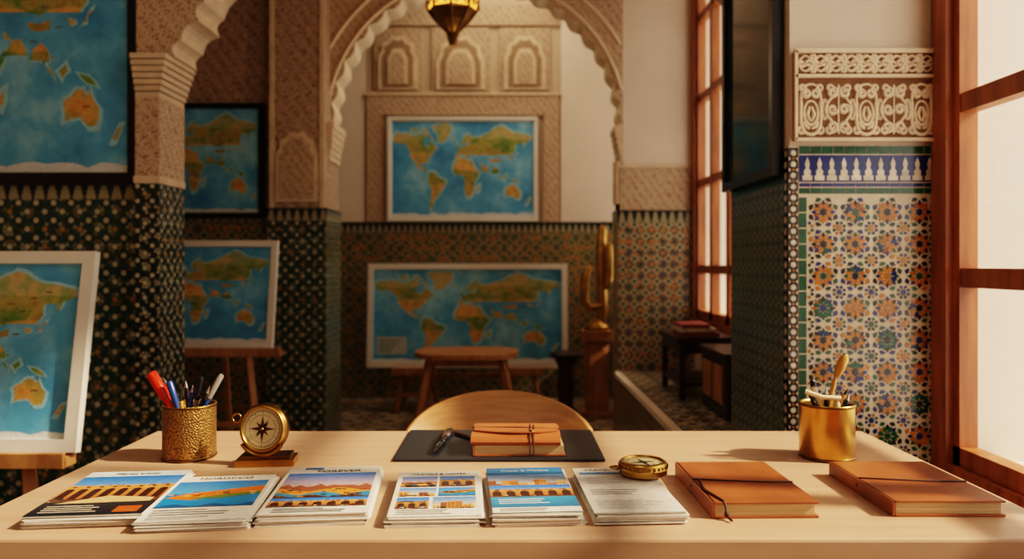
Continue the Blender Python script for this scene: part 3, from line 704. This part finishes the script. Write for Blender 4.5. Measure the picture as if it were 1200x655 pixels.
stick(b,0,.02,.655,1.66,.912,.005,pk,steel,pk); stick(b,-.01,-.02,.712,1.61,.89,.006,pk); stick(b,-.02,.02,.728,1.65,.895,.005,po,pk); stick(b,0,-.02,.684,1.60,.885,.0065,pw,pw)
b.tube([(.62,1.61,.895),(.65,1.60,.885),(.69,1.60,.882)],.005,pw,n=8)
b.build('pen_cup')

# ------------------------------------------------------------ compasses
def compass_face(b,M,r):
    b.lathe([(r,0),(r*1.04,.004),(r*1.02,.014),(r*.93,.017),(r*.88,.014),(r*.86,.011)],brass,M,48)
    b.lathe([(0,-.002),(r*.96,-.002),(r,0)],brass,M,48); b.lathe([(r*.87,.0112),(0,.0112)],dialm,M,48,False)
    b.lathe([(r*.80,.0114),(r*.78,.0114)],leather_d,M,48,False); b.lathe([(r*.60,.0114),(r*.585,.0114)],leather_d,M,48,False)
    b.poly(star8(0,0,r*.42,r*.12,pi/4,4),brass_d,.0116,M); b.poly(star8(0,0,r*.60,r*.13,0,4),leather_d,.0118,M)
    for k in range(36):
        a=k*pi/18; l=.72 if k%3 else .66
        b.beam(tuple(M@Vector((r*l*math.cos(a),r*l*math.sin(a),.0115))),tuple(M@Vector((r*.78*math.cos(a),r*.78*math.sin(a),.0115))),.0007,.0004,pk)
    b.poly([(0,r*.55),(r*.045,0),(0,-r*.55),(-r*.045,0)],pk,.0135,M@R(-.6,'Z')); b.lathe([(r*.07,.0112),(r*.07,.0145),(0,.015)],brass,M,16)
b=MB()
M=T((-.505,1.585,.823))@R(-.12,'Z')@R(-.12,'X')@WALL
compass_face(b,M,.047)
b.lathe([(.0475,-.006),(.0515,-.004),(.0515,.006),(.0475,.010)],brass_d,M,48)
b.tube([tuple(M@Vector((-.060+.009*math.cos(t),.02+.009*math.sin(t),.004))) for t in [2*pi*k/16 for k in range(16)]],.002,brass,closed=True)
b.tube([tuple(M@Vector((.053*math.cos(t),.053*math.sin(t),.012))) for t in [-2.5+k*(1.86/16) for k in range(17)]],.004,brass,n=8)
Mb=T((-.50,1.585,0))@R(.10,'Z')
b.box((-.058,-.028,.7505),(.058,.032,.764),brass,Mb); b.box((-.05,-.022,.764),(.05,.026,.771),brass_d,Mb); b.box((-.012,.0,.771),(.012,.016,.778),brass,Mb)
b.build('desk_compass')
b=MB(); M=T((.248,1.425,.773)); r=.044
b.lathe([(0,0),(r*.9,0),(r,.003),(r,.010),(r*1.03,.012),(r,.014),(r,.020),(r*.96,.024),(r*.86,.026),(r*.84,.022)],brass,M,48)
b.lathe([(r*.84,.0215),(0,.0215)],dialm,M,48,False); b.lathe([(r*.7,.0217),(r*.68,.0217)],leather_d,M,48,False)
b.poly(star8(0,0,r*.6,r*.13,.3,4),pk,.022,M)
for k in range(30): a=k*2*pi/30; b.beam(tuple(M@Vector((r*1.0*math.cos(a),r*1.0*math.sin(a),.0145))),tuple(M@Vector((r*1.0*math.cos(a),r*1.0*math.sin(a),.020))),.0035,.003,brass_d)
b.tube([tuple(M@Vector((-.052+.009*math.cos(t),.009*math.sin(t)*.9,.012))) for t in [2*pi*k/16 for k in range(16)]],.0018,brass,closed=True)
b.lathe([(.004,0),(.004,.008)],brass,M@T((-.044,0,.012))@R(-pi/2,'Y'),12)
b.build('pocket_compass')

# ------------------------------------------------------------ brochures
def jag(x0,x1,y,amp,n,rr): return [(x0+(x1-x0)*i/n,y+amp*rr.random()) for i in range(n+1)]
def pic(b,M,kind,x0,y0,x1,y1,z,seed):
    rr=random.Random(seed); W=x1-x0;Hh=y1-y0
    def layer(c,yt,amp,n,zz,smoothf=None):
        top=jag(x0,x1,y0+Hh*yt,Hh*amp,n,rr) if not smoothf else [(x0+W*i/24,y0+Hh*(yt+amp*math.sin(smoothf*i/24*pi+seed))) for i in range(25)]
        b.poly([(x0,y0),(x1,y0)]+top[::-1],printed,zz,M,c)
    def speck(n,ya,yb,cols,zz,s=.006):
        for _ in range(n):
            cx=rr.uniform(x0+s,x1-s); cy=y0+Hh*rr.uniform(ya,yb); a=s*rr.uniform(.3,1); q=s*rr.uniform(.15,.6)
            b.rect(cx-a,max(y0,cy-q),cx+a,min(y1,cy+q),rr.choice(cols),None,zz,M)
    if kind=='desert':
        b.rect(x0,y0,x1,y1,S(244,190,100),S(40,120,200),z,M); layer(S(150,84,60),.40,.14,14,z+.0001); layer(S(222,140,60),.30,.06,12,z+.0002,3)
        speck(26,.2,.34,[S(240,170,90),S(120,60,36),S(60,70,50)],z+.00025); layer(S(60,130,160),.16,.05,12,z+.0003,4)
        layer(S(80,46,30),.06,.04,12,z+.0004,5); speck(20,.02,.14,[S(70,40,30),S(224,150,80),S(40,50,50)],z+.0005)
    elif kind=='coast':
        b.rect(x0,y0,x1,y1,S(110,190,214),S(44,120,190),z,M); layer(S(30,130,190),.50,.02,10,z+.0001,6)
        b.poly([(x0+W*.02,y0+Hh*.35),(x0+W*.2,y0+Hh*.5),(x0+W*.45,y0+Hh*.58),(x0+W*.8,y0+Hh*.70),(x1,y0+Hh*.76),(x1,y0+Hh*.5),(x0+W*.6,y0+Hh*.36),(x0+W*.3,y0+Hh*.26)],printed,z+.0003,M,S(226,116,44))
        b.poly([(x0+W*.2,y0+Hh*.3),(x0+W*.6,y0+Hh*.44),(x1,y0+Hh*.55),(x1,y0+Hh*.45),(x0+W*.6,y0+Hh*.3)],printed,z+.0004,M,S(96,120,56))
        speck(18,.38,.58,[S(150,70,30),S(240,180,110),S(70,100,50)],z+.0005); layer(S(24,90,140),.08,.04,10,z+.0005,5)
    elif kind=='arcade':
        b.rect(x0,y0,x1,y1,S(150,200,226),S(40,110,190),z,M); b.rect(x0,y0+Hh*.1,x1,y0+Hh*.64,S(180,96,46),S(216,150,84),z+.0001,M)
        b.rect(x0,y0,x1,y0+Hh*.12,S(110,70,44),None,z+.0002,M); n=max(3,int(W/.022))
        speck(30,.54,.66,[S(230,180,120),S(120,60,36)],z+.00015,.004)
        for i in range(n):
            c=x0+W*(i+.5)/n; w=W/n*.62; b.poly(niche_pts(c,y0+Hh*.1,w,Hh*.40,12,1,0),printed,z+.0003,M,S(62,34,22))
            b.rect(c-w*.25,y0+Hh*.55,c+w*.25,y0+Hh*.60,S(90,50,30),None,z+.0003,M)
        speck(18,.02,.16,[S(30,40,50),S(220,200,170),S(170,50,30),S(50,90,110)],z+.0004,.004)
    elif kind=='town':
        b.rect(x0,y0,x1,y1,S(220,206,170),S(50,130,196),z,M)
        x=x0
        while x<x1-.004:
            w=min(rr.uniform(.008,.02),x1-x); h=Hh*rr.uniform(.3,.62); c=rr.choice([S(206,120,60),S(230,190,140),S(150,80,46),S(224,150,86)])
            b.rect(x,y0,x+w,y0+h,c,None,z+.0001,M)
            for k in range(4): 
                if (k+1)*Hh*.13<h-.003 and w>.008: b.rect(x+w*.2,y0+k*Hh*.13+.003,x+w*.4,y0+k*Hh*.13+.007,S(60,36,26),None,z+.0002,M); b.rect(x+w*.6,y0+k*Hh*.13+.003,x+w*.8,y0+k*Hh*.13+.007,S(60,36,26),None,z+.0002,M)
            x+=w
        speck(16,.02,.14,[S(40,60,40),S(60,34,26)],z+.0003,.004)
def stack(name,x,y,rotd,w,h,n,design,title,seed,titlecol=pk):
    rr=random.Random(seed); b=MB(); t=.0022; z=.7505
    for k in range(n):
        last=k==n-1; dx,dy,dr=(0,0,0) if last else (rr.uniform(-.004,.006),rr.uniform(-.004,.003),rr.uniform(-.03,.02))
        M=T((x+dx,y+dy,z))@R(math.radians(rotd)+dr,'Z')
        b.box((-w/2,-h/2,0),(w/2,h/2,t-.0005),paper_e if k%2 or last else whiteframe,M); z+=t
    M=T((x,y,z-.0004))@R(math.radians(rotd),'Z')
    design(b,M,-w/2,-h/2,w/2,h/2,.0001)
    ob=b.build(name)
    if title: textob(title[0],title[1],M@T((title[3],title[2],.0014)),ob,titlecol)
    return ob
paperc=S(228,222,210); ink=S(50,54,62)
def lines(b,M,x0,x1,y,n,z,dy=.0055,c=None,seed=0,hh=.0016):
    rr=random.Random(seed)
    for k in range(n): b.rect(x0,y-k*dy,x0+(x1-x0)*rr.uniform(.6,1),y-k*dy+hh,c or S(120,122,126),None,z,M)
def d1(b,M,x0,y0,x1,y1,z):
    b.rect(x0,y0,x1,y1,S(30,44,62),S(120,170,200),z,M); pic(b,M,'arcade',x0,y0+.07,x1,y1-.035,z+.0001,2); b.rect(x0,y1-.035,x1,y1,S(190,206,214),S(220,226,224),z+.0006,M)
    b.rect(x0,y0,x1,y0+.07,S(26,28,36),S(50,46,46),z+.0006,M); lines(b,M,x0+.015,x1-.06,y0+.045,4,z+.0008,.010,S(220,206,180),3,.003)
    b.poly([(x0+.02,y0+.06),(x0+.09,y0+.10),(x1-.01,y0+.085),(x1-.01,y0+.065)],printed,z+.0008,M,S(216,180,130))
    b.rect(x1-.05,y0+.01,x1-.012,y0+.04,S(190,90,40),None,z+.0008,M)
def d2(b,M,x0,y0,x1,y1,z):
    b.rect(x0,y0,x1,y1,paperc,None,z,M); pic(b,M,'coast',x0+.006,y0+.065,x1-.006,y1-.034,z+.0001,5); lines(b,M,x0+.012,x1-.03,y0+.050,3,z+.0007,.011,ink,1,.003); lines(b,M,x0+.012,x1-.06,y0+.018,3,z+.0007,.006,None,2)
def d3(b,M,x0,y0,x1,y1,z):
    b.rect(x0,y0,x1,y1,paperc,None,z,M); pic(b,M,'desert',x0+.006,y0+.085,x1-.006,y1-.044,z+.0001,8); b.rect(x0+.03,y1-.018,x0+.065,y1-.006,S(40,110,180),None,z+.0005,M); pic(b,M,'arcade',x0+.006,y0+.035,x1-.006,y0+.083,z+.0007,3); lines(b,M,x0+.02,x1-.03,y0+.024,3,z+.0007,.008,ink,1,.003)
def d4(b,M,x0,y0,x1,y1,z):
    b.rect(x0,y0,x1,y1,paperc,None,z,M); xm=(x0+x1)/2
    pic(b,M,'desert',x0+.008,y1-.10,xm-.002,y1-.034,z+.0001,3); pic(b,M,'arcade',xm+.002,y1-.10,x1-.008,y1-.034,z+.0001,4)
    pic(b,M,'town',x0+.008,y1-.155,xm-.002,y1-.105,z+.0001,6); pic(b,M,'coast',xm+.002,y1-.155,x1-.008,y1-.105,z+.0001,7)
    pic(b,M,'arcade',x0+.008,y0+.036,xm-.012,y0+.098,z+.0001,6); pic(b,M,'town',xm-.006,y0+.036,x1-.008,y0+.098,z+.0001,9); lines(b,M,x0+.012,x1-.02,y0+.027,3,z+.0003,.009,ink,4,.003)
def d5(b,M,x0,y0,x1,y1,z):
    b.rect(x0,y0,x1,y1,S(60,140,180),S(70,160,200),z,M); pic(b,M,'town',x0,y0+.13,x1,y1-.035,z+.0001,12); pic(b,M,'arcade',x0,y0+.08,x1,y0+.15,z+.0005,13)
    b.rect(x0,y1-.038,x1,y1,S(50,140,190),S(40,120,180),z+.001,M)
    b.rect(x0,y0+.025,x1,y0+.08,S(40,110,150),S(60,150,190),z+.001,M); b.rect(x0,y0,x1,y0+.025,paperc,None,z+.001,M); lines(b,M,x0+.012,x1-.02,y0+.065,3,z+.0012,.010,S(226,236,236),4,.003); lines(b,M,x0+.012,x1-.02,y0+.016,2,z+.0012,.008,ink,4,.003)
def d6(b,M,x0,y0,x1,y1,z):
    b.rect(x0,y0,x1,y1,paperc,None,z,M); b.rect(x0+.008,y1-.046,x1-.008,y1-.030,S(70,130,170),None,z+.0002,M); lines(b,M,x0+.015,x1-.05,y1-.064,6,z+.0003,.008,None,5)
    lines(b,M,x0+.012,x1-.03,y0+.12,3,z+.0003,.012,ink,9,.003); lines(b,M,x0+.012,x1-.02,y0+.06,6,z+.0003,.008,None,8)
stack('brochure_stack',-.680,1.325,6,.178,.255,9,d1,('Maroc travel',.015,.103,0),1)
stack('brochure_stack',-.505,1.305,7,.168,.25,8,d2,('MOROCCO',.018,.100,0),2)
stack('brochure_stack',-.322,1.345,5,.172,.28,9,d3,('FOREVER',.020,.100,.01),3)
stack('brochure_stack',-.125,1.33,3.5,.148,.258,8,d4,('TRAVELS & NOTES',.012,.104,0),4)
stack('brochure_stack',.036,1.335,4,.142,.262,10,d5,('Coast & Medina',.014,.106,0),5,whiteframe)
stack('brochure_stack',.200,1.345,3,.146,.265,9,d6,('TRAVEL NEWS',.015,.110,-.005),6)

# ------------------------------------------------------------ lights
w=bpy.data.worlds.new('sky'); bpy.context.scene.world=w; w.use_nodes=True
bg=w.node_tree.nodes['Background']; bg.inputs[0].default_value=(1,.865,.73,1); bg.inputs[1].default_value=2.5
L=bpy.data.lights.new('sun','SUN'); L.energy=9; L.color=(1,.78,.56); L.angle=.05
o=bpy.data.objects.new('sun',L); bpy.context.collection.objects.link(o); o.rotation_euler=Vector((-1,.14,-.78)).to_track_quat('-Z','Y').to_euler()
L=bpy.data.lights.new('lantern_bulb','POINT'); L.energy=6; L.color=(1,.76,.5); L.shadow_soft_size=.12
o=bpy.data.objects.new('lantern_bulb',L); bpy.context.collection.objects.link(o); o.location=(-.31,4.2,2.2)
for nm_,e,loc,sz in (('fill_light',9,(-.6,.2,3.6),1.2),('fill_light_back',13,(-.1,6.0,3.7),1.0)):  # added area fills under the ceiling, not fixtures of the room
    L=bpy.data.lights.new(nm_,'AREA'); L.energy=e; L.color=(1,.82,.62); L.size=sz
    o=bpy.data.objects.new(nm_,L); bpy.context.collection.objects.link(o); o.location=loc

# ------------------------------------------------------------ camera
c=bpy.data.cameras.new('camera'); c.lens=27; c.sensor_width=36; c.shift_x=.0025; c.shift_y=-.0146; c.clip_start=.05
c.dof.use_dof=True; c.dof.focus_distance=1.38; c.dof.aperture_fstop=3.0
o=bpy.data.objects.new('camera',c); bpy.context.collection.objects.link(o); o.location=(0,0,1.161); o.rotation_euler=(pi/2,0,0)
sc=bpy.context.scene; sc.camera=o
sc.view_settings.view_transform='Filmic'
try: sc.view_settings.look='High Contrast'
except Exception as e: print(e)
